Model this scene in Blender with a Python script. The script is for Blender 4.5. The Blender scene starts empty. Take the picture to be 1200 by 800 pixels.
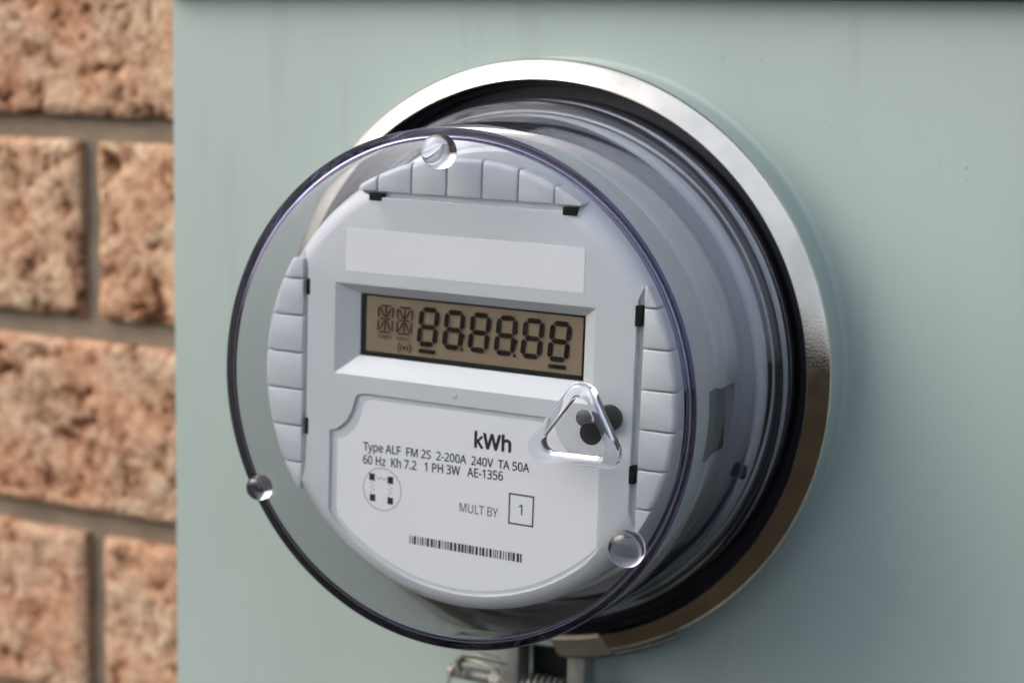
import bpy, bmesh, math, random
from mathutils import Vector, Matrix, noise
random.seed(7)
S = 0.001                                   # everything below is measured in millimetres
R = math.radians
scene = bpy.context.scene
COL = scene.collection

# ------------------------------------------------------------------ camera
# "meter frame": x right, y up, z out of the panel (mm). World = (x, -z, y)
def W(x, y, z): return Vector((x, -z, y)) * S
CAM, YAW, PITCH, ROLL, FPX = (211.803, 89.264, 479.332), R(25.473), R(-9.284), R(1.401), 2009.657
d = Vector((-math.sin(YAW)*math.cos(PITCH), math.sin(PITCH), -math.cos(YAW)*math.cos(PITCH)))
rt = d.cross(Vector((0, 1, 0))).normalized(); up = rt.cross(d)
rt, up = rt*math.cos(ROLL)+up*math.sin(ROLL), -rt*math.sin(ROLL)+up*math.cos(ROLL)
cv = lambda v: Vector((v.x, -v.z, v.y))
cd = bpy.data.cameras.new('camera'); cam = bpy.data.objects.new('camera', cd); COL.objects.link(cam)
rb, ub, bb = cv(rt), cv(up), -cv(d)
m = Matrix((rb, ub, bb)).transposed().to_4x4(); m.translation = W(*CAM); cam.matrix_world = m
cd.sensor_width = 36; cd.lens = FPX/1200*36; cd.clip_start = 0.01; cd.clip_end = 400
cd.dof.use_dof = True; cd.dof.focus_distance = 0.445; cd.dof.aperture_fstop = 9.5; cd.dof.aperture_blades = 0
scene.camera = cam

# ------------------------------------------------------------------ sky, sun, exposure
SUN = Vector((-0.64, -0.47, 0.62)).normalized()          # direction towards the sun (world)
EL = math.asin(SUN.z); AZ = math.atan2(SUN.x, SUN.y)
w = bpy.data.worlds.new('World'); scene.world = w; w.use_nodes = True
nt = w.node_tree; bg = nt.nodes['Background']
sky = nt.nodes.new('ShaderNodeTexSky'); sky.sky_type = 'NISHITA'; sky.sun_disc = False
sky.sun_elevation = EL; sky.sun_rotation = AZ; sky.air_density = 0.8; sky.dust_density = 7.0; sky.ozone_density = 1.0
veil = nt.nodes.new('ShaderNodeMix'); veil.data_type = 'RGBA'; veil.inputs[0].default_value = 0.5   # standard overcast sky (zenith three times the horizon) thinning to clear sky
tcw = nt.nodes.new('ShaderNodeTexCoord'); sep = nt.nodes.new('ShaderNodeSeparateXYZ'); mr = nt.nodes.new('ShaderNodeMapRange')
mr.inputs[1].default_value = 0; mr.inputs[2].default_value = 1; mr.inputs[3].default_value = 1/3; mr.inputs[4].default_value = 1
oc = nt.nodes.new('ShaderNodeVectorMath'); oc.operation = 'SCALE'; oc.inputs[0].default_value = (7.7, 8.35, 9.5)
nt.links.new(tcw.outputs['Generated'], sep.inputs[0]); nt.links.new(sep.outputs[2], mr.inputs[0]); nt.links.new(mr.outputs[0], oc.inputs[3])
nt.links.new(sky.outputs[0], veil.inputs[6]); nt.links.new(oc.outputs[0], veil.inputs[7]); nt.links.new(veil.outputs[2], bg.inputs[0]); bg.inputs[1].default_value = 0.15
sl = bpy.data.lights.new('sun', 'SUN'); sl.energy = 1.3; sl.angle = R(50); sl.color = (1.0, 0.935, 0.85)
so = bpy.data.objects.new('sun', sl); COL.objects.link(so); so.rotation_euler = SUN.to_track_quat('Z', 'Y').to_euler()
scene.render.engine = 'CYCLES'
scene.view_settings.view_transform = 'Standard'; scene.view_settings.look = 'None'
scene.view_settings.exposure = 0.78; scene.view_settings.gamma = 1.0; scene.view_settings.use_curve_mapping = False
cy = scene.cycles
cy.max_bounces = 16; cy.transmission_bounces = 14; cy.glossy_bounces = 6; cy.diffuse_bounces = 4; cy.transparent_max_bounces = 16
cy.caustics_refractive = True; cy.caustics_reflective = True; cy.blur_glossy = 0.3
cy.sample_clamp_indirect = 12.0
cy.use_denoising = True; cy.denoiser = 'OPENIMAGEDENOISE'; cy.denoising_input_passes = 'RGB_ALBEDO_NORMAL'

# ------------------------------------------------------------------ materials
def mat(name, col, rough=0.5, metal=0.0, var=0.0, vscale=60.0, col2=None, bump=0.0, bscale=400.0,
        rvar=0.0, spec=0.5, coat=0.0, detail=6.0, stretch=(1, 1, 1)):
    M = bpy.data.materials.new(name); M.use_nodes = True
    n = M.node_tree.nodes; L = M.node_tree.links; p = n['Principled BSDF']
    p.inputs['Base Color'].default_value = (*col, 1); p.inputs['Roughness'].default_value = rough
    p.inputs['Metallic'].default_value = metal; p.inputs['Specular IOR Level'].default_value = spec
    p.inputs['Coat Weight'].default_value = coat
    tc = n.new('ShaderNodeTexCoord'); mp = n.new('ShaderNodeMapping'); mp.inputs['Scale'].default_value = stretch
    L.new(tc.outputs['Object'], mp.inputs[0])
    if var > 0:
        t = n.new('ShaderNodeTexNoise'); t.inputs['Scale'].default_value = vscale; t.inputs['Detail'].default_value = detail
        L.new(mp.outputs[0], t.inputs['Vector'])
        r = n.new('ShaderNodeValToRGB'); r.color_ramp.elements[0].position = 0.3; r.color_ramp.elements[1].position = 0.7
        c2 = col2 or tuple(c*(1-var) for c in col)
        r.color_ramp.elements[0].color = (*c2, 1); r.color_ramp.elements[1].color = (*col, 1)
        L.new(t.outputs['Fac'], r.inputs[0]); L.new(r.outputs[0], p.inputs['Base Color'])
    if rvar > 0:
        t = n.new('ShaderNodeTexNoise'); t.inputs['Scale'].default_value = vscale*2.3; t.inputs['Detail'].default_value = 8
        L.new(mp.outputs[0], t.inputs['Vector'])
        q = n.new('ShaderNodeMapRange'); q.inputs[1].default_value = 0.3; q.inputs[2].default_value = 0.7
        q.inputs[3].default_value = max(0.02, rough-rvar); q.inputs[4].default_value = rough+rvar
        L.new(t.outputs['Fac'], q.inputs[0]); L.new(q.outputs[0], p.inputs['Roughness'])
    if bump > 0:
        t = n.new('ShaderNodeTexNoise'); t.inputs['Scale'].default_value = bscale; t.inputs['Detail'].default_value = 4
        L.new(mp.outputs[0], t.inputs['Vector'])
        b = n.new('ShaderNodeBump'); b.inputs['Strength'].default_value = bump; b.inputs['Distance'].default_value = 0.001
        L.new(t.outputs['Fac'], b.inputs['Height']); L.new(b.outputs[0], p.inputs['Normal'])
    return M

M = {}
M['paint'] = mat('grey_green_paint', (0.308, 0.38, 0.364), 0.42, var=0.09, vscale=14, bump=0.07, bscale=900, rvar=0.08, stretch=(1, 0.35, 1), detail=9)
def speckle(Mt, scale, lo, strength, streak=(1, 1, 1)):
    """sparse dust specks and faint run marks worked into the colour"""
    n = Mt.node_tree.nodes; L = Mt.node_tree.links; p = n['Principled BSDF']
    src = p.inputs['Base Color'].links[0].from_socket
    tc = n.new('ShaderNodeTexCoord'); mp = n.new('ShaderNodeMapping'); mp.inputs['Scale'].default_value = streak; L.new(tc.outputs['Object'], mp.inputs[0])
    t = n.new('ShaderNodeTexNoise'); t.inputs['Scale'].default_value = scale; t.inputs['Detail'].default_value = 3; L.new(mp.outputs[0], t.inputs['Vector'])
    r = n.new('ShaderNodeMapRange'); r.inputs[1].default_value = lo; r.inputs[2].default_value = lo+0.06; r.inputs[3].default_value = 0; r.inputs[4].default_value = strength
    L.new(t.outputs['Fac'], r.inputs[0])
    m_ = n.new('ShaderNodeMix'); m_.data_type = 'RGBA'; m_.inputs[7].default_value = (0.17, 0.165, 0.14, 1)
    L.new(r.outputs[0], m_.inputs[0]); L.new(src, m_.inputs[6]); L.new(m_.outputs[2], p.inputs['Base Color'])
speckle(M['paint'], 420, 0.70, 0.45)
speckle(M['paint'], 60, 0.58, 0.10, (1, 0.08, 1))
M['plastic'] = mat('light_grey_plastic', (0.67, 0.71, 0.735), 0.45, var=0.03, vscale=30, bump=0.03, bscale=2500)
def soft_edges(Mt, rad):
    n = Mt.node_tree.nodes; L = Mt.node_tree.links; p = n['Principled BSDF']
    bn = n.new('ShaderNodeBevel'); bn.samples = 4; bn.inputs['Radius'].default_value = rad
    if p.inputs['Normal'].is_linked:
        b = p.inputs['Normal'].links[0].from_node; L.new(bn.outputs[0], b.inputs['Normal'])
    else: L.new(bn.outputs[0], p.inputs['Normal'])
soft_edges(M['plastic'], 0.0005)
M['paper'] = mat('white_label_paper', (0.90, 0.935, 0.955), 0.5, var=0.02, vscale=50)
M['ink'] = mat('black_ink', (0.02, 0.02, 0.025), 0.6)
M['fineink'] = mat('pale_grey_ink', (0.25, 0.26, 0.28), 0.6)
M['black'] = mat('black_plastic', (0.018, 0.018, 0.022), 0.35)
M['greyplug'] = mat('dark_grey_plug', (0.12, 0.12, 0.13), 0.4)
M['base'] = mat('meter_base_black', (0.012, 0.013, 0.022), 0.3, var=0.3, vscale=80)
M['darkslot'] = mat('dark_slot', (0.014, 0.016, 0.018), 0.6, spec=0.1)  # near-black: painted shade of slots, opening and clamp gap; also the tab
M['steel'] = mat('ring_steel', (0.74, 0.69, 0.60), 0.12, 1.0, var=0.25, vscale=70, rvar=0.06, bump=0.05, bscale=1600)
M['zinc'] = mat('zinc_hardware', (0.24, 0.25, 0.235), 0.5, 0.45, var=0.35, vscale=160, rvar=0.1, bump=0.1, bscale=600)
M['zinc2'] = mat('worn_zinc', (0.50, 0.46, 0.37), 0.5, 0.6, var=0.25, vscale=140, rvar=0.1, bump=0.05, bscale=700)
M['lcd'] = mat('lcd_tan', (0.30, 0.235, 0.155), 0.3, var=0.06, vscale=40)
M['lcdframe'] = mat('lcd_frame_dark', (0.02, 0.022, 0.022), 0.25)
M['seg'] = mat('lcd_segment', (0.012, 0.010, 0.009), 0.5, spec=0.15)
M['segfaint'] = mat('lcd_small_segment', (0.05, 0.032, 0.02), 0.5, spec=0.2)
M['mortar'] = mat('mortar', (0.22, 0.172, 0.125), 0.95, var=0.35, vscale=55, bump=0.6, bscale=450)
M['soil'] = mat('ground_soil', (0.030, 0.024, 0.0165), 1.0, var=0.4, vscale=3, bump=0.5, bscale=40, spec=0.0)

def glass_mat(name, tint, dens, ior=1.5, film=None, rim=None):
    """clear moulded plastic; mesh attribute "wall" (0..1) marks the smoky, slightly milky side wall"""
    G = bpy.data.materials.new(name); G.use_nodes = True
    n = G.node_tree.nodes; L = G.node_tree.links
    for x in list(n): n.remove(x)
    o = n.new('ShaderNodeOutputMaterial'); g = n.new('ShaderNodeBsdfGlass')
    g.inputs['Color'].default_value = (0.995, 1.0, 1.0, 1); g.inputs['Roughness'].default_value = 0.0; g.inputs['IOR'].default_value = ior
    if film:
        at = n.new('ShaderNodeAttribute'); at.attribute_name = 'wall'
        mc = n.new('ShaderNodeMix'); mc.data_type = 'RGBA'; mc.inputs[6].default_value = (0.995, 1, 1, 1); mc.inputs[7].default_value = (*film, 1)
        L.new(at.outputs['Fac'], mc.inputs[0]); 
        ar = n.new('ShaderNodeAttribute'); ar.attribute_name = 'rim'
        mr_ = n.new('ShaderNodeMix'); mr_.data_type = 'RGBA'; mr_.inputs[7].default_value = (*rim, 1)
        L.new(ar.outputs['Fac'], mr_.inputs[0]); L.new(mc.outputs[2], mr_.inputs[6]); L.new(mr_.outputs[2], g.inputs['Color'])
        df = n.new('ShaderNodeBsdfDiffuse'); df.inputs['Color'].default_value = (0.55, 0.56, 0.60, 1)
        tr = n.new('ShaderNodeBsdfTranslucent'); tr.inputs['Color'].default_value = (0.58, 0.59, 0.62, 1)
        m1 = n.new('ShaderNodeMixShader'); m2 = n.new('ShaderNodeMixShader')
        hz = n.new('ShaderNodeMath'); hz.operation = 'MULTIPLY'; hz.inputs[1].default_value = 0.06; L.new(at.outputs['Fac'], hz.inputs[0])
        L.new(hz.outputs[0], m2.inputs[0]); L.new(df.outputs[0], m1.inputs[1]); L.new(tr.outputs[0], m1.inputs[2])
        L.new(g.outputs[0], m2.inputs[1]); L.new(m1.outputs[0], m2.inputs[2]); L.new(m2.outputs[0], o.inputs['Surface'])
    else: L.new(g.outputs[0], o.inputs['Surface'])
    v = n.new('ShaderNodeVolumeAbsorption'); v.inputs['Color'].default_value = (*tint, 1); v.inputs['Density'].default_value = dens
    L.new(v.outputs[0], o.inputs['Volume'])
    return G
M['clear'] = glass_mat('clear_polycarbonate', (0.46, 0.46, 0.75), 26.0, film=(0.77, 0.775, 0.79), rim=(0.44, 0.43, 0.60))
M['clear2'] = glass_mat('clear_polycarbonate_boss', (0.46, 0.46, 0.80), 40)

# brick: tan slurry face, reddish clay showing in the pits ("relief" is a mesh attribute)
def brick_mat():
    B = bpy.data.materials.new('tan_brick'); B.use_nodes = True
    n = B.node_tree.nodes; L = B.node_tree.links; p = n['Principled BSDF']; p.inputs['Roughness'].default_value = 0.92
    p.inputs['Specular IOR Level'].default_value = 0.15
    at = n.new('ShaderNodeAttribute'); at.attribute_name = 'relief'
    tc = n.new('ShaderNodeTexCoord'); oi = n.new('ShaderNodeObjectInfo')
    ad = n.new('ShaderNodeVectorMath'); ad.operation = 'ADD'
    L.new(tc.outputs['Object'], ad.inputs[0]); L.new(oi.outputs['Location'], ad.inputs[1])
    t1 = n.new('ShaderNodeTexNoise'); t1.inputs['Scale'].default_value = 230; t1.inputs['Detail'].default_value = 8; t1.inputs['Roughness'].default_value = 0.62; t1.inputs['Distortion'].default_value = 0.6; L.new(ad.outputs[0], t1.inputs['Vector'])
    t2 = n.new('ShaderNodeTexNoise'); t2.inputs['Scale'].default_value = 30; t2.inputs['Detail'].default_value = 4; L.new(ad.outputs[0], t2.inputs['Vector'])
    a = n.new('ShaderNodeMath'); a.operation = 'MULTIPLY_ADD'; a.inputs[1].default_value = 1.25; L.new(t1.outputs['Fac'], a.inputs[0])
    L.new(at.outputs['Fac'], a.inputs[2])
    r = n.new('ShaderNodeValToRGB'); e = r.color_ramp.elements
    e[0].position = 0.28; e[0].color = (0.075, 0.038, 0.022, 1); e[1].position = 0.92; e[1].color = (0.60, 0.515, 0.405, 1)
    q = e.new(0.45); q.color = (0.25, 0.15, 0.095, 1); q = e.new(0.57); q.color = (0.37, 0.262, 0.19, 1); q = e.new(0.72); q.color = (0.48, 0.375, 0.28, 1)
    L.new(a.outputs[0], r.inputs[0])
    mx = n.new('ShaderNodeMix'); mx.data_type = 'RGBA'; mx.blend_type = 'MULTIPLY'
    r2 = n.new('ShaderNodeValToRGB'); r2.color_ramp.elements[0].position = 0.38; r2.color_ramp.elements[0].color = (1, 0.82, 0.74, 1)
    r2.color_ramp.elements[1].position = 0.6; r2.color_ramp.elements[1].color = (1, 1, 1, 1)
    L.new(t2.outputs['Fac'], r2.inputs[0]); mx.inputs[0].default_value = 1
    L.new(r.outputs[0], mx.inputs[6]); L.new(r2.outputs[0], mx.inputs[7]); 
    rr = n.new('ShaderNodeValToRGB'); rr.color_ramp.elements[0].color = (1.0, 0.97, 0.90, 1); rr.color_ramp.elements[1].color = (0.90, 0.80, 0.74, 1)
    L.new(oi.outputs['Random'], rr.inputs[0])
    mx2 = n.new('ShaderNodeMix'); mx2.data_type = 'RGBA'; mx2.blend_type = 'MULTIPLY'; mx2.inputs[0].default_value = 1
    L.new(mx.outputs[2], mx2.inputs[6]); L.new(rr.outputs[0], mx2.inputs[7]); L.new(mx2.outputs[2], p.inputs['Base Color'])
    b = n.new('ShaderNodeBump'); b.inputs['Strength'].default_value = 0.8; b.inputs['Distance'].default_value = 0.0015
    L.new(t1.outputs['Fac'], b.inputs['Height']); L.new(b.outputs[0], p.inputs['Normal'])
    return B
M['brick'] = brick_mat()

# ------------------------------------------------------------------ helpers (mm, meter frame: mesh z points out of the panel)
def link(name, me, material=None, parent=None, smooth=None):
    o = bpy.data.objects.new(name, me); COL.objects.link(o)
    if material: 
        me.materials.clear(); me.materials.append(M[material])
    if parent: o.parent = parent
    if smooth is not None:
        for p in me.polygons: p.use_smooth = True
        me.set_sharp_from_angle(angle=R(smooth))
    return o
def tag(o, label, cat, group=None):
    o['label'] = label; o['category'] = cat
    if group: o['group'] = group
    return o
def root(name, phi=0.0, loc=(0, 0, 0)):
    """Empty whose local frame is the meter frame (x right, y up, z out)."""
    o = bpy.data.objects.new(name, None); COL.objects.link(o); o.empty_display_size = 0.02
    o.matrix_world = Matrix.Translation(W(*loc)) @ Matrix.Rotation(R(90), 4, 'X') @ Matrix.Rotation(R(phi), 4, 'Z')
    return o
def to_mesh(name, bm):
    bmesh.ops.recalc_face_normals(bm, faces=bm.faces)
    for v in bm.verts: v.co *= S
    me = bpy.data.meshes.new(name); bm.to_mesh(me); bm.free(); return me
def lathe_bm(prof, n=192, closed=True, a0=None, a1=None):
    """revolve (r,z) profile about the z axis; closed profile loop; partial when a0,a1 (deg) given"""
    bm = bmesh.new(); full = a0 is None; rings = []
    cnt = n if full else n+1
    for i in range(cnt):
        a = 2*math.pi*i/n if full else R(a0+(a1-a0)*i/n)
        rings.append([bm.verts.new((r*math.cos(a), r*math.sin(a), z)) for r, z in prof])
    k = len(prof)
    for i in range(n):
        A, B = rings[i], rings[(i+1) % cnt]
        for j in range(k if closed else k-1):
            q = (A[j], A[(j+1) % k], B[(j+1) % k], B[j])
            bm.faces.new(q)
    if not full:
        bm.faces.new(rings[0]); bm.faces.new(rings[-1])
    bmesh.ops.remove_doubles(bm, verts=bm.verts, dist=1e-4)
    bmesh.ops.dissolve_degenerate(bm, edges=bm.edges, dist=1e-5)
    return bm
def prism_bm(outline, z0, z1, outline_top=None):
    bm = bmesh.new(); top = outline_top or outline
    a = [bm.verts.new((x, y, z0)) for x, y in outline]; b = [bm.verts.new((x, y, z1)) for x, y in top]
    n = len(a)
    bm.faces.new(a[::-1]); bm.faces.new(b)
    for i in range(n): bm.faces.new((a[i], a[(i+1) % n], b[(i+1) % n], b[i]))
    return bm
def rect(x0, y0, x1, y1): return [(x0, y0), (x1, y0), (x1, y1), (x0, y1)]
def circle(cx, cy_, r, n=48): return [(cx+r*math.cos(2*math.pi*i/n), cy_+r*math.sin(2*math.pi*i/n)) for i in range(n)]
def arc(cx, cy_, r, a0, a1, n): return [(cx+r*math.cos(R(a0+(a1-a0)*i/n)), cy_+r*math.sin(R(a0+(a1-a0)*i/n))) for i in range(n+1)]
def bevel(bm, w_, seg=2, ang=35):
    es = [e for e in bm.edges if len(e.link_faces) == 2 and e.calc_face_angle(0) > R(ang)]
    bmesh.ops.bevel(bm, geom=es, offset=w_, segments=seg, affect='EDGES', clamp_overlap=True, profile=0.5)
    return bm
def box_bm(x0, y0, z0, x1, y1, z1, bv=0.0):
    bm = prism_bm(rect(x0, y0, x1, y1), z0, z1)
    if bv: bmesh.ops.recalc_face_normals(bm, faces=bm.faces); bevel(bm, bv)
    return bm
def tube_bm(pts, r, n=12, closed=False):
    """round tube through 3-D points"""
    bm = bmesh.new(); P = [Vector(p) for p in pts]; rings = []; k = len(P); nrm = None
    for i, p in enumerate(P):
        t = (P[(i+1) % k]-P[i-1]) if closed else (P[min(i+1, k-1)]-P[max(i-1, 0)])
        t.normalize()
        if nrm is None: nrm = t.orthogonal().normalized()
        nrm = (nrm - t*nrm.dot(t)).normalized(); b = t.cross(nrm)
        rings.append([bm.verts.new(p + (nrm*math.cos(2*math.pi*j/n)+b*math.sin(2*math.pi*j/n))*r) for j in range(n)])
    for i in range(k if closed else k-1):
        A, B = rings[i], rings[(i+1) % k]
        for j in range(n): bm.faces.new((A[j], A[(j+1) % n], B[(j+1) % n], B[j]))
    if not closed: bm.faces.new(rings[0][::-1]); bm.faces.new(rings[-1])
    return bm
def part(name, bm, material, parent, smooth=35): return link(name, to_mesh(name, bm), material, parent, smooth)
def sans_font():
    import os
    for f in ('NotoSansMath-Regular.woff2',):
        q = os.path.join(bpy.utils.system_resource('DATAFILES') or '', 'fonts', f)
        try:
            if os.path.exists(q): return bpy.data.fonts.load(q)
        except Exception: pass
    return None
FONT = sans_font()
def text_part(name, body, x, y, width, z, parent, material='ink', bold=0.0, height=None, slant=0.0, rot=0.0, thick=0.03, fat=0.0):
    """flat printed lettering, left baseline at x,y (mm), scaled to the given width"""
    c = bpy.data.curves.new('text_tmp', 'FONT'); c.body = body; c.size = 1.0; c.offset = bold; c.resolution_u = 3
    if FONT: c.font = FONT
    o = bpy.data.objects.new('text_tmp', c); COL.objects.link(o)
    dg = bpy.context.evaluated_depsgraph_get(); dg.update()
    me = bpy.data.meshes.new_from_object(o.evaluated_get(dg)); bpy.data.objects.remove(o); bpy.data.curves.remove(c)
    xs = [v.co.x for v in me.vertices]; ys = [v.co.y for v in me.vertices]; x0, x1 = min(xs), max(xs)
    s = width/(x1-x0); sy = s if height is None else height/(max(ys)-min(0, min(ys)))
    bm = bmesh.new(); bm.from_mesh(me); bpy.data.meshes.remove(me)
    ca, sa = math.cos(R(rot)), math.sin(R(rot))
    for v in bm.verts:
        a, b = (v.co.x-x0)*s+v.co.y*sy*slant, v.co.y*sy
        v.co = (x+a*ca-b*sa, y+a*sa+b*ca, z)
    if fat:
        base_geom = list(bm.verts)+list(bm.edges)+list(bm.faces)
        for q, (ax, ay) in enumerate(((fat, 0), (-fat, 0), (0, fat), (0, -fat))):
            du = bmesh.ops.duplicate(bm, geom=base_geom)
            for v in [g for g in du['geom'] if isinstance(g, bmesh.types.BMVert)]: v.co += Vector((ax, ay, 0.003*(q+1)))
    ret = bmesh.ops.extrude_face_region(bm, geom=list(bm.faces))
    for v in [g for g in ret['geom'] if isinstance(g, bmesh.types.BMVert)]: v.co.z += thick
    return part(name, bm, material, parent, None)

# ------------------------------------------------------------------ ground
bm = prism_bm(rect(-60000, -60000, 60000, 60000), -60, 0)
g = link('ground', to_mesh('ground', bm), 'soil'); g.location = (0, 0, -1.45); g['kind'] = 'structure'

# ------------------------------------------------------------------ brick wall
ZW = -45.0                                    # plane of the brick faces
F = (479.3-ZW)/(479.3+25)                     # pixel rays measured at z=-25 carried to this plane
CX, CYm = CAM[0], CAM[1]
fx = lambda x: CX+(x-CX)*F
fy = lambda y: CYm+(y-CYm)*F
COURSE = 75.0*F; JOINT = 9.3*F; BH = COURSE-JOINT; BL = 205.0*F
wall = root('brick_wall')
tag(wall, 'rough tan and reddish brick wall with grey-brown mortar beside the meter box', 'wall')
part('mortar', box_bm(-640, -420, ZW-70, 330, 420, ZW-5.5), 'mortar', wall)
def brick_mesh(nx, ny, seed, rough):
    bm = bmesh.new(); lay = bm.verts.layers.float.new('relief')
    Lx, Ly, D = (BL-JOINT)/2, BH/2, 60
    o = Vector((seed*13.7, seed*5.1, seed*3.3)); grid = []
    for j in range(ny+1):
        row = []
        for i in range(nx+1):
            x = -Lx+2*Lx*i/nx; y = -Ly+2*Ly*j/ny
            p = Vector((x, y, 0))
            dq = Vector((noise.noise(p*0.09+o), noise.noise(p*0.09+o*1.7), 0))*5.0
            h = noise.fractal((p+dq)*0.085+o, 0.8, 2.1, 5)         # coarse rocky relief
            c1 = abs(noise.noise(Vector(((p.x+dq.x*1.4)*0.085, (p.y+dq.y*1.4)*0.11, 0))+o*2)); c2 = abs(noise.noise((p-dq)*0.17+o*3))
            mask = max(0.0, min(1.0, 0.55+1.6*noise.noise(p*0.045+o*4)))
            pit = -(max(0.0, 0.13-c1)/0.13)*0.75*mask - (max(0.0, 0.10-c2)/0.10)*0.45*mask + min(0.0, h+0.18)*1.1
            edge = min(Lx-abs(x), Ly-abs(y))
            k = max(0.0, 1-edge/3.0)
            wob = noise.noise(Vector((x*.06, y*.06, seed)))
            z = (pit*1.5+h*0.45)*rough - 1.8*k*k
            v = bm.verts.new((x+(-1 if x < 0 else 1)*k*wob*0.9, y+(-1 if y < 0 else 1)*k*wob*0.8, z)); v[lay] = 0.075+pit*0.40+h*0.12
            row.append(v)
        grid.append(row)
    for j in range(ny):
        for i in range(nx): bm.faces.new((grid[j][i], grid[j][i+1], grid[j+1][i+1], grid[j+1][i]))
    loop = grid[0][:]+[grid[j][nx] for j in range(1, ny+1)]+[grid[ny][i] for i in range(nx-1, -1, -1)]+[grid[j][0] for j in range(ny-1, 0, -1)]
    back = []
    for v in loop:
        q = bm.verts.new((v.co.x, v.co.y, -D)); q[lay] = 0.2; back.append(q)
    n = len(loop)
    for i in range(n): bm.faces.new((loop[i], back[i], back[(i+1) % n], loop[(i+1) % n]))
    return to_mesh('brick', bm)
low = [brick_mesh(24, 8, s, 1.0) for s in range(3)]
yj = fy(61.0)                                  # centre line of the joint between first and second course in view
xj = fx(-204.4)                                # head joint seen in the second and fourth courses
for c in range(-5, 6):
    yc = yj - COURSE/2 - c*COURSE
    off = 0 if c % 2 == 0 else BL*0.52
    for b in range(-3, 4):
        xc = xj + BL/2 + b*BL + off
        if xc-BL/2 < -630 or xc+BL/2 > 320: continue
        near = -330 < xc < -60 and -230 < yc < 170
        me = brick_mesh(84, 30, 10+c*7+b, 1.0) if near else low[(c*5+b) % 3]
        o = link('brick', me, 'brick', wall, 40); o.location = Vector((xc, yc, ZW))*S

# ------------------------------------------------------------------ meter box
PX0, PX1, PY0, PY1 = -146.75, 152.0, -235.0, 109.1
boxr = root('meter_box')
tag(boxr, 'grey-green painted metal meter box mounted on the brick wall', 'meter box')
# front panel with the round opening: outer rectangle bridged to a circle
def panel_bm():
    bm = bmesh.new(); n = 128; inner = []; outer = []
    for i in range(n):
        a = 2*math.pi*i/n; c, s = math.cos(a), math.sin(a)
        inner.append((88.5*c, 88.5*s))
        k = 1e9
        if c > 1e-9: k = min(k, PX1/c)
        if c < -1e-9: k = min(k, PX0/c)
        if s > 1e-9: k = min(k, PY1/s)
        if s < -1e-9: k = min(k, PY0/s)
        outer.append([k*c, k*s])
    for X, Y in ((PX0, PY0), (PX1, PY0), (PX0, PY1), (PX1, PY1)):       # snap the nearest spoke to each corner
        i = min(range(n), key=lambda q: (outer[q][0]-X)**2+(outer[q][1]-Y)**2); outer[i] = [X, Y]
    V = lambda L_, z: [bm.verts.new((x, y, z)) for x, y in L_]
    i0, o0, i1, o1 = V(inner, 0), V(outer, 0), V(inner, -1.6), V(outer, -14)
    for k in range(n):
        j = (k+1) % n
        bm.faces.new((i0[k], o0[k], o0[j], i0[j])); bm.faces.new((o0[k], o1[k], o1[j], o0[j])); bm.faces.new((i0[k], i0[j], i1[j], i1[k]))
    bmesh.ops.recalc_face_normals(bm, faces=bm.faces)
    es = [e for e in bm.edges if len(e.link_faces) == 2 and all(abs(v.co.z) < 1e-6 and math.hypot(v.co.x, v.co.y) > 95 for v in e.verts) and e.calc_face_angle(0) > R(60)]
    bmesh.ops.bevel(bm, geom=es, offset=1.1, segments=3, affect='EDGES')
    return bm
part('front_panel', panel_bm(), 'paint', boxr, 30)
part('back_box', box_bm(PX0+2.0, PY0+2.0, ZW+1.5, PX1-2.0, PY1-1, -4.0, 0.8), 'paint', boxr)
part('hood', box_bm(PX0-1.5, PY1+0.6, ZW+1.2, PX1+1.5, PY1+34, 7.0, 1.2), 'paint', boxr)
col_prof = [(90.9, 0.05), (90.0, 0.3), (89.4, 1.0), (89.2, 2.0), (89.1, 14.6), (88.6, 15.1), (87.0, 15.1), (87.0, -1.4), (90.9, -1.4)]
part('collar', lathe_bm(col_prof, 256), 'paint', boxr, 30)

# ------------------------------------------------------------------ electricity meter
PHI = -0.53
met = root('electricity_meter', PHI)
tag(met, 'round clear-domed electricity meter with grey digital face on the green box', 'electricity meter')
ZF = 67.8
# base
part('base', lathe_bm([(0, 4), (84.6, 4), (84.6, 12.5), (82.6, 12.5), (82.4, 9.0), (79.0, 9.0), (78.6, 13.2), (0, 13.2)]), 'base', met, 40)

part('gasket', lathe_bm([(74.0, 13.3), (77.9, 13.3), (77.9, 15.4), (74.0, 15.4)], 96), 'plastic', met, 40)  # pale ring added to lighten the rim seen through the cover wall
# housing (one lathed body with pockets cut into it)
hp = [(0, ZF), (57.4, ZF), (59.6, ZF-0.5), (61.4, ZF-1.7), (62.6, ZF-3.4), (63.2, ZF-5.6), (63.6, 56), (64.0, 44), (65.4, 43.2), (65.9, 42), (66.3, 30),
      (67.0, 27), (69.5, 24.2), (71.0, 23.2), (71.2, 20), (71.2, 13.4), (0, 13.4)]
hb = lathe_bm(hp, 160)
hm = to_mesh('housing', hb)
house = link('housing', hm, 'plastic', None)
cutters = []
def cutter(bm):
    o = link('cutter', to_mesh('cutter', bm)); cutters.append(o); return o
ZP = ZF-2.3                                     # fin pocket floor
def pocket(rot):
    """outline of a side pocket, drawn for the right hand side then rotated"""
    pts = [(50.6, -28.5), (50.6, 28.5)] + [(50.6+1.0, 31.6), (53.0, 34.0), (56.5, 36.0), (75, 38)] + [(75, -38), (56.5, -36.0), (53.0, -34.0), (51.6, -31.6)]
    ca, sa = math.cos(R(rot)), math.sin(R(rot))
    return [(x*ca-y*sa, x*sa+y*ca) for x, y in pts]
def pocket_shift(rot, dx, dy): return [(x+dx, y+dy) for x, y in pocket(rot)]
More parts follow.
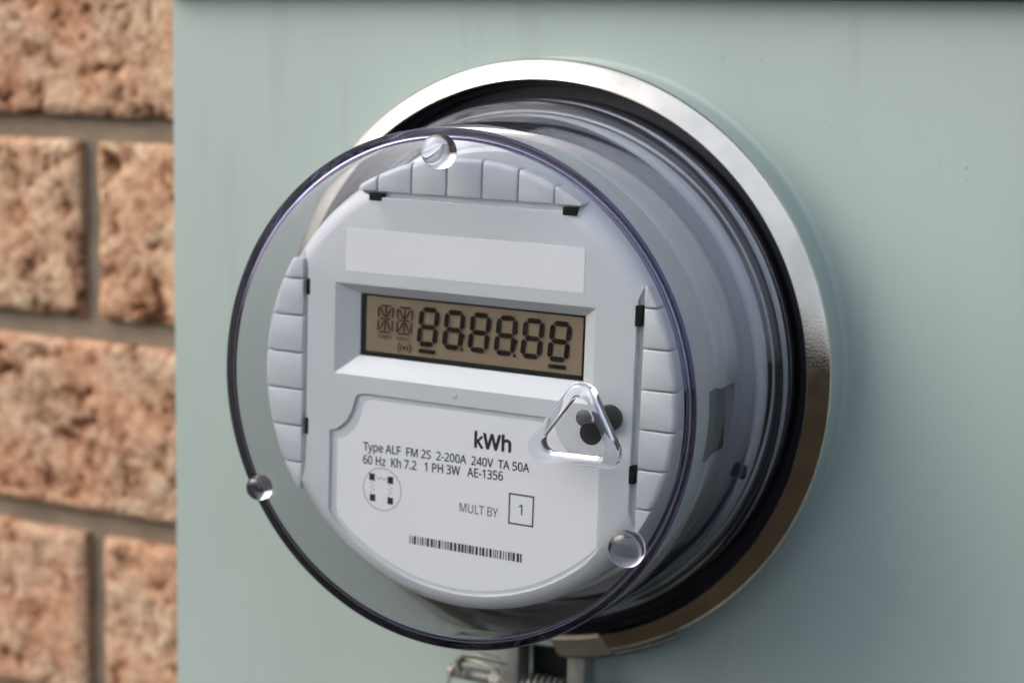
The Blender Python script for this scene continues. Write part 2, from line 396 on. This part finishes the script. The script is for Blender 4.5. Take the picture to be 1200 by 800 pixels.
for rot, dx, dy in ((0, 0.9, 1.0), (180, 2.0, 1.0), (90, 0.4, 0.4)):
    cutter(prism_bm(pocket_shift(rot, dx, dy), ZP, ZF+5))
cutter(prism_bm(rect(-33.8, 5.5, 35.4, 23.3), ZF-4.0, ZF+0.02, rect(-39.7, 0.4, 39.9, 26.2)) if False else
       prism_bm(rect(-33.8, 5.5, 35.4, 23.3), ZF-4.2, ZF+0.5, rect(-40.4, -0.2, 40.5, 26.6)))
cutter(prism_bm(rect(-33.8, 5.5, 35.4, 23.3), ZF-8.0, ZF-4.0))
# recess for the data label: concave top left corner, round cut-out for the button on the right
def label_outline(s=0.0, kc=12.6):
    o = []
    o += [(-41.0+s, -40.5-s*0.2), (-41.0+s, -17.2-s*0.6)] if False else []
    xl, xr, yt = -40.8+s, 43.2-s*0.3, -4.6-s*0.75
    o.append((xl, -39.5)); o.append((xl, -16.4-s))
    o += [(xl+2.6, -15.6-s), (xl+5.4, -13.2-s), (xl+7.2, -10.0-s), (xl+8.0, -7.0-s*0.9)]
    o += [(xl+8.8, -5.2-s*0.75), (xl+11.0, yt)]
    c, r = (41.5, -3.2), kc
    a_s = 180+math.degrees(math.asin(max(-1, min(1, (c[1]-yt)/r))))
    o += arc(c[0], c[1], r, a_s, 278, 12)
    o.append((xr, -17.0)); o.append((xr, -38.6))
    rb_ = 58.2-s*0.6
    ar = arc(0.8, 0.2, rb_, -48.0, -133.0, 26)
    o += ar
    return o
cutter(prism_bm(label_outline(0.0), ZF-0.85, ZF+2))
# opening in the side of the housing
cutter(prism_bm(rect(56, -15.0, 75, 3.6), 32.0, 51.0))
for o in cutters:
    md = house.modifiers.new('cut', 'BOOLEAN'); md.operation = 'DIFFERENCE'; md.solver = 'EXACT'; md.object = o
dg = bpy.context.evaluated_depsgraph_get(); dg.update()
nm = bpy.data.meshes.new_from_object(house.evaluated_get(dg)); house.modifiers.clear(); house.data = nm; nm.name = 'housing'
house.parent = met
nm.materials.clear(); nm.materials.append(M['plastic'])
for p in nm.polygons:
    c = p.center; p.use_smooth = math.hypot(c.x, c.y) > 57.2*S and abs(p.normal.z) < 0.999; p.material_index = 0
nm.set_sharp_from_angle(angle=R(32))
for o in cutters: bpy.data.objects.remove(o)

# fins: grey pads in the side pockets
SEP = [33.6, 27.6, 16.9, 6.1, -4.6, -15.3, -26.0, -34.0]
def fin(y0, y1, xi, rr, rot, cx, cy_):
    g_ = 0.26; a, b = max(y0, y1)-g_, min(y0, y1)+g_
    X = lambda y: math.sqrt(max(1, rr*rr-y*y))
    pts = [(xi, b)] + [(X(b+(a-b)*i/5), b+(a-b)*i/5) for i in range(6)] + [(xi, a)]
    ca, sa = math.cos(R(rot)), math.sin(R(rot))
    pts = [(x*ca-y*sa+cx, x*sa+y*ca+cy_) for x, y in pts]
    bm = prism_bm(pts, ZP-10, ZF-0.35); bmesh.ops.recalc_face_normals(bm, faces=bm.faces)
    es = [e for e in bm.edges if all(v.co.z > ZF-1 and math.hypot(v.co.x, v.co.y) > 62.9 for v in e.verts)]
    bmesh.ops.bevel(bm, geom=es, offset=1.6, segments=4, affect='EDGES', clamp_overlap=True, profile=0.5)
    bevel(bm, 0.22, 2, 60)
    part('fin', bm, 'plastic', met)
for k in range(7):
    fin(SEP[k], SEP[k+1], 53.4, 63.3, 0, 0, 0)
    fin(-SEP[k]+1.4, -SEP[k+1]+1.4, 50.6, 63.3, 180, 0, 0)
    fin(SEP[k]-.6, SEP[k+1]-.6, 52.6, 63.3, 90, 0, 0)
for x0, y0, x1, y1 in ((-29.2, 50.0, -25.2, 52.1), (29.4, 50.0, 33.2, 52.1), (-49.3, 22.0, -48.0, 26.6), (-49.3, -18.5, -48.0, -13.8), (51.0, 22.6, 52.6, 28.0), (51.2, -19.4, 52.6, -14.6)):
    part('slot', box_bm(x0, y0, ZP-0.4, x1, y1, ZF+0.04), 'darkslot', met)  # raised dark boxes paint in the shade inside the slots
part('side_opening', box_bm(57.0, -14.9, 32.1, 63.9, 3.5, 50.9, 0.2), 'darkslot', met)  # dark box in the cut stands for the opening's inner shade
part('side_tab', box_bm(63.0, -24.6, 22.0, 67.6, -20.5, 25.0, 0.5), 'darkslot', met)
# blank white strip
part('blank_strip', prism_bm(rect(-36.4, 29.9, 36.3, 41.9), ZF-0.1, ZF+0.12), 'paper', met)
part('face_pip', tube_bm([(-1.0, -1.9, ZF-0.2), (-1.0, -1.9, ZF+0.25)], 0.7), 'plastic', met)

# LCD
ZL = ZF-4.6
lcd = part('lcd_display', box_bm(-33.7, 5.6, ZL-3, 35.3, 23.2, ZL, 0), 'lcdframe', met)
part('lcd_pane', prism_bm(rect(-31.9, 7.0, 34.6, 22.7), ZL-0.1, ZL+0.15), 'lcd', lcd)  # dark border left wider at left and bottom as painted shadow gap
ZS = ZL+0.50
def seg_poly(x0, y0, x1, y1, t):
    """hexagonal bar between two points"""
    v = Vector((x1-x0, y1-y0)); L_ = v.length; v.normalize(); n_ = Vector((-v.y, v.x)); h = t/2
    P = [(0, 0), (h, h), (L_-h, h), (L_, 0), (L_-h, -h), (h, -h)]
    return [(x0+v.x*a+n_.x*b, y0+v.y*a+n_.y*b) for a, b in P]
def polys_bm(polys, z, slant=0.0, y0=0.0):
    bm = bmesh.new()
    for P in polys:
        a = [bm.verts.new((x+(y-y0)*slant, y, z)) for x, y in P]; b = [bm.verts.new((x+(y-y0)*slant, y, z+0.04)) for x, y in P]
        n = len(P); bm.faces.new(a[::-1]); bm.faces.new(b)
        for i in range(n): bm.faces.new((a[i], a[(i+1) % n], b[(i+1) % n], b[i]))
    return bm
dw, dh, dy0, th = 4.9, 9.7, 10.8, 1.4
def digit(x, y=dy0):
    g_ = 0.22; m_ = y+dh/2; t_ = y+dh
    P = [seg_poly(x+g_, y, x+dw-g_, y, th), seg_poly(x+g_, m_, x+dw-g_, m_, th), seg_poly(x+g_, t_, x+dw-g_, t_, th)]
    for X in (x, x+dw): P += [seg_poly(X, y+g_, X, m_-g_, th), seg_poly(X, m_+g_, X, t_-g_, th)]
    return P
for k in range(6):
    part('digit', polys_bm(digit(-14.9+k*8.0), ZS, 0.09, dy0), 'seg', lcd, None)
for x in (-14.7, 25.0):
    part('underscore', polys_bm([rect(x, 8.2, x+5.1, 9.3)], ZS), 'seg', lcd, None)
for x in (-0.9, 15.2):
    part('colon', polys_bm([circle(x, 17.0, 0.45, 10), circle(x, 14.3, 0.5, 10), circle(x-0.4, 10.4, 0.5, 10)], ZS), 'seg', lcd, None)
def starburst(x, y, w_, h):
    t = 0.42; P = []; xm, ym = x+w_/2, y+h/2
    for Y in (y, ym, y+h): P.append(seg_poly(x+.5, Y, x+w_-.5, Y, t))
    for Y0, Y1 in ((y, ym), (ym, y+h)):
        for X in (x, xm, x+w_): P.append(seg_poly(X, Y0+.3, X, Y1-.3, t))
    P += [seg_poly(x+.5, y+.5, xm-.35, ym-.5, t), seg_poly(x+w_-.5, y+.5, xm+.35, ym-.5, t), seg_poly(x+.5, y+h-.5, xm-.35, ym+.5, t), seg_poly(x+w_-.5, y+h-.5, xm+.35, ym+.5, t)]
    return P
for x in (-28.1, -22.0):
    part('character', polys_bm(starburst(x, 12.9, 4.6, 7.5), ZS, 0.04, 12.9), 'segfaint', lcd, None)
text_part('unit_text', '1000V', -28.1, 11.0, 4.6, ZS, lcd, 'segfaint', height=1.1)
text_part('unit_text', 'kWHz', -21.9, 11.0, 3.9, ZS, lcd, 'segfaint', height=1.1)
def arcstrip(cx, cy_, r, a0, a1, t): return arc(cx, cy_, r, a0, a1, 8)+arc(cx, cy_, r-t, a1, a0, 8)
part('signal_icon', polys_bm([circle(-19.4, 9.0, 0.5, 10)]+[arcstrip(-19.4, 9.0, r, a-40, a+40, 0.32) for r in (1.35, 2.2) for a in (0, 180)], ZS), 'segfaint', lcd, None)

# data label and its printing
lab = part('data_label', prism_bm(label_outline(2.2, 12.9), ZF-1.0, ZF-0.7), 'paper', met, None)
ZT = ZF-0.695
text_part('lettering', 'kWh', 5.3, -15.6, 10.9, ZT, lab, height=4.5, fat=0.22)
text_part('lettering', 'Type ALF  FM 2S  2-200A  240V  TA 50A', -30.0, -21.0, 52.0, ZT, lab, height=3.2, rot=0.6, fat=0.06)
text_part('lettering', '60 Hz  Kh 7.2   1 PH 3W   AE-1356', -30.0, -24.9, 44.2, ZT, lab, height=2.7, rot=1.4, fat=0.06)
text_part('lettering', 'MULT BY', 1.2, -34.4, 11.8, ZT, lab, height=2.6)
def frame_bm(x0, y0, x1, y1, t, z):
    return polys_bm([rect(x0, y0, x1, y0+t), rect(x0, y1-t, x1, y1), rect(x0, y0+t, x0+t, y1-t), rect(x1-t, y0+t, x1, y1-t)], z)
part('number_frame', frame_bm(16.2, -35.6, 23.8, -26.9, 0.42, ZT), 'ink', lab, None)
text_part('lettering', '1', 19.2, -32.7, 1.15, ZT, lab, height=3.0)
rg = random.Random(3); bars = []; x = -14.4
while x < 20.6:
    wd = rg.choice((0.28, 0.28, 0.5, 0.75)); bars.append(rect(x, -46.0, min(x+wd, 20.8), -43.6)); x += wd+rg.choice((0.28, 0.3, 0.5))
part('barcode', polys_bm(bars, ZT), 'ink', lab, None)
part('diagram_circle', polys_bm([arcstrip(-23.6, -31.6, 6.3, 0, 180, 0.2), arcstrip(-23.6, -31.6, 6.3, 180, 360, 0.2)], ZT), 'fineink', lab, None)
for x, y in ((-27.0, -28.4), (-21.0, -28.6), (-26.7, -34.4), (-20.9, -34.6)):
    part('terminal_mark', polys_bm([rect(x-.9, y-1.0, x+.9, y+1.0)], ZT), 'ink', lab, None)
part('coil_marks', polys_bm([rect(X+(0.25 if q % 2 else -0.55), -32.8+q*0.62, X+(0.55 if q % 2 else -0.25), -32.4+q*0.62) for X in (-26.8, -20.9) for q in range(6)]
     + [seg_poly(-25.4+q*0.75, -28.0-(q % 2)*0.9, -24.65+q*0.75, -28.9+(q % 2)*0.9, 0.18) for q in range(4)], ZT), 'fineink', lab, None)
rl = lambda pts: polys_bm(pts, ZT)
part('fine_rule', rl([rect(14, -40.6, 36, -40.5), rect(35.9, -40.5, 36.0, -24.0)]), 'fineink', lab, None) if False else None

# push button, its socket
kb = lathe_bm([(0, 0), (3.6, 0), (3.6, 3.0), (3.2, 3.6), (2.0, 3.8), (0, 3.8)], 40)
btn = part('push_button', kb, 'black', met, 40); btn.location = Vector((45.2, -2.4, ZF-0.6))*S
sk = part('socket', lathe_bm([(0, 0), (3.3, 0), (3.3, 0.9), (3.0, 1.25), (0, 1.25)], 40), 'black', met, 40); sk.location = Vector((39.9, -7.2, ZF-0.95))*S
sk = part('socket', lathe_bm([(0, 0), (2.5, 0), (2.5, 0.8), (2.2, 1.05), (0, 1.05)], 40), 'greyplug', met, 40); sk.location = Vector((37.7, -3.4, ZF-0.95))*S

# clear cover: one thick shell
cp = [(0, 76.2), (69.0, 76.2), (69.8, 76.2), (71.0, 76.13), (71.35, 75.7), (71.5, 75.2), (71.55, 74.0), (72.2, 60), (72.9, 45), (73.6, 31), (73.9, 28.8), (74.5, 27.2), (75.4, 26.0),
      (76.8, 24.8), (77.7, 23.6), (78.2, 22.0), (78.3, 19.5), (78.3, 15.6),
      (75.2, 15.6), (75.1, 20.0), (74.4, 22.4), (72.9, 24.2), (71.9, 26.0), (71.5, 28.6), (71.4, 31), (70.8, 45), (70.2, 60), (69.7, 73.0), (69.4, 73.9), (68.9, 74.4), (68.2, 74.6), (67.4, 74.6), (0, 74.6)]
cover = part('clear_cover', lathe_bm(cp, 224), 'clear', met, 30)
for p in cover.data.polygons:
    if abs(p.normal.z) > 0.9999: p.use_smooth = False
wa = cover.data.attributes.new('wall', 'FLOAT', 'FACE')      # the moulded side wall is weathered: smoky and slightly milky; the front is clear
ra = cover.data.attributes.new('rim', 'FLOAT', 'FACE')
for p in cover.data.polygons:
    inner = p.normal.x*p.center.x+p.normal.y*p.center.y < 0
    z = p.center.z/S; rc = math.hypot(p.center.x, p.center.y)/S
    ra.data[p.index].value = 1.0 if (z > 75.0 and rc > 70.4 and rc < 72) or (68.3 < rc < 70.0 and 73.0 < z < 74.59) else 0.0   # edge tinted violet, painting in the dark line light-piping would give
    wa.data[p.index].value = 0.0 if z > 74.0 or math.hypot(p.center.x, p.center.y) < 69.0*S else (1.0 if inner and z > 30 else 0.25 if inner else 0.12)
for ang, rr, rad, hh in ((92.5, 65.2, 4.6, 5.0), (-31.8, 64.8, 4.9, 4.6), (-150.0, 67.6, 3.6, 4.2)):
    prof = [(0, 0), (rad, 0), (rad, hh*0.45), (rad*0.96, hh*0.65), (rad*0.82, hh*0.84), (rad*0.55, hh*0.96), (0, hh)]
    b = part('boss', lathe_bm(prof, 40), 'clear2', cover, 60); b.location = Vector((rr*math.cos(R(ang)), rr*math.sin(R(ang)), 76.28))*S
# raised triangular guard
def round_poly(P, r, n=6):
    out = []
    for i in range(len(P)):
        a, b, c = Vector(P[i-1]), Vector(P[i]), Vector(P[(i+1) % len(P)])
        u, v = (a-b).normalized(), (c-b).normalized(); t = r/math.tan(u.angle(v)/2)
        p0, p1 = b+u*t, b+v*t; ctr = b+(u+v).normalized()*(r/math.sin(u.angle(v)/2))
        a0 = math.atan2(*(p0-ctr).yx); a1 = math.atan2(*(p1-ctr).yx); da = (a1-a0+math.pi) % (2*math.pi)-math.pi
        out += [(ctr.x+r*math.cos(a0+da*k/n), ctr.y+r*math.sin(a0+da*k/n)) for k in range(n+1)]
    return out
TRI = [(41.4, 11.6), (22.6, -14.2), (54.8, -13.4)]
cen = Vector((40.1, -5.0))
def tri(off):
    q = [(cen.x+(x-cen.x)*(1-off), cen.y+(y-cen.y)*(1-off)) for x, y in TRI]
    return round_poly(q, 3.6*(1-off)+0.3, 7)
def guard_bm():
    bm = bmesh.new(); Z0 = 76.26
    lay = [(0.0, Z0), (0.0, Z0+2.6), (0.03, Z0+3.3), (0.08, Z0+3.6), (0.20, Z0+3.6), (0.26, Z0+3.3), (0.30, Z0+2.6), (0.30, Z0)]
    rings = [[bm.verts.new((x, y, z)) for x, y in tri(o)] for o, z in lay]; n = len(rings[0]); k = len(rings)
    for i in range(k):
        A, B = rings[i], rings[(i+1) % k]
        for j in range(n): bm.faces.new((A[j], A[(j+1) % n], B[(j+1) % n], B[j]))
    return bm
part('triangular_guard', guard_bm(), 'clear2', cover, 40)

# ------------------------------------------------------------------ sealing ring round the meter
ring = root('sealing_ring')
tag(ring, 'shiny steel sealing ring clamped round the base of the meter', 'ring')
rp = [(84.2, 18.9), (84.1, 19.9), (84.4, 20.3), (84.9, 20.1), (89.0, 17.7), (89.7, 17.1), (90.1, 16.4), (90.2, 15.7), (89.9, 15.2), (89.4, 15.2), (89.1, 16.0), (84.7, 18.7)]
part('band', lathe_bm(rp, 240, a0=-81.5, a1=258), 'steel', ring, 24)
et = lathe_bm([(83.2, 21.2), (84.4, 21.6), (89.9, 18.3), (91.2, 16.6), (91.3, 9.8), (90.5, 9.8), (90.4, 16.0), (89.4, 17.2), (83.6, 20.4)], 14, a0=-83.6, a1=-73)
part('end_tab', et, 'zinc2', ring, 35)
part('strap', lathe_bm([(90.7, 8.0), (90.8, 13.8), (91.9, 14.4), (92.8, 13.4), (92.8, 8.0)], 32, a0=-83.5, a1=-59), 'zinc', ring, 40)
part('strap', lathe_bm([(90.7, 8.0), (90.8, 13.8), (91.9, 14.4), (92.8, 13.4), (92.8, 8.0)], 32, a0=-122, a1=-96), 'zinc', ring, 40)
part('lug', box_bm(11.2, -122, 6.0, 17.4, -89.4, 13.6, 0.9), 'zinc', ring)
part('lug', box_bm(-11.4, -122, 6.0, -4.4, -90.4, 15.2, 0.9), 'zinc', ring)
bolt = part('bolt', tube_bm([(-31, -104.5, 10.2), (48, -104.5, 10.2)], 2.1, 16), 'zinc', ring)
hl = []
for i in range(7*16+1):
    t = i/16; hl.append((-4.0+15.0*i/(7*16), -104.5+3.7*math.cos(2*math.pi*t), 10.2+3.7*math.sin(2*math.pi*t)))
part('spring', tube_bm(hl, 0.75, 8), 'zinc', bolt)
part('bolt_head', lathe_bm([(0, -2.6), (4.4, -2.6), (4.4, 2.2), (3.6, 2.9), (0, 3.1)], 6), 'zinc', bolt).matrix_local = Matrix.Translation(Vector((49.5, -104.5, 10.2))*S) @ Matrix.Rotation(R(90), 4, 'Y')
part('nut', lathe_bm([(2.0, -1.6), (3.4, -1.6), (3.4, 1.6), (2.0, 1.6)], 6), 'zinc', bolt).matrix_local = Matrix.Translation(Vector((-13.8, -104.5, 10.2))*S) @ Matrix.Rotation(R(90), 4, 'Y')
part('spacer', tube_bm([(17.6, -104.5, 10.2), (30.0, -104.5, 10.2)], 3.3, 20), 'zinc', bolt)
part('clamp_block', box_bm(-4.2, -112, 0.4, 11.0, -92.2, 5.4, 0.6), 'darkslot', ring)  # black block put in for the dark shade between the lugs
# wire seal looped through the lug
sw = root('seal_wire'); tag(sw, 'thin looped seal wire hanging from the ring clamp below the meter', 'wire')
pts = []
for i in range(41):
    a = R(20+i*7.2); pts.append((-19.0+11.5*math.cos(a), -108.5+10.5*math.sin(a), 13.6+1.6*math.sin(a*1.5)))
part('loop', tube_bm(pts, 0.55, 8), 'zinc2', sw)
part('twisted_end', tube_bm([(-8.5, -96.6, 14.4), (-14, -96.2, 15.0), (-19, -95.8, 15.2), (-23.5, -96.4, 15.0), (-26.0, -99.2, 14.6), (-25.2, -103.0, 14.2)], 1.1, 10), 'zinc', sw)
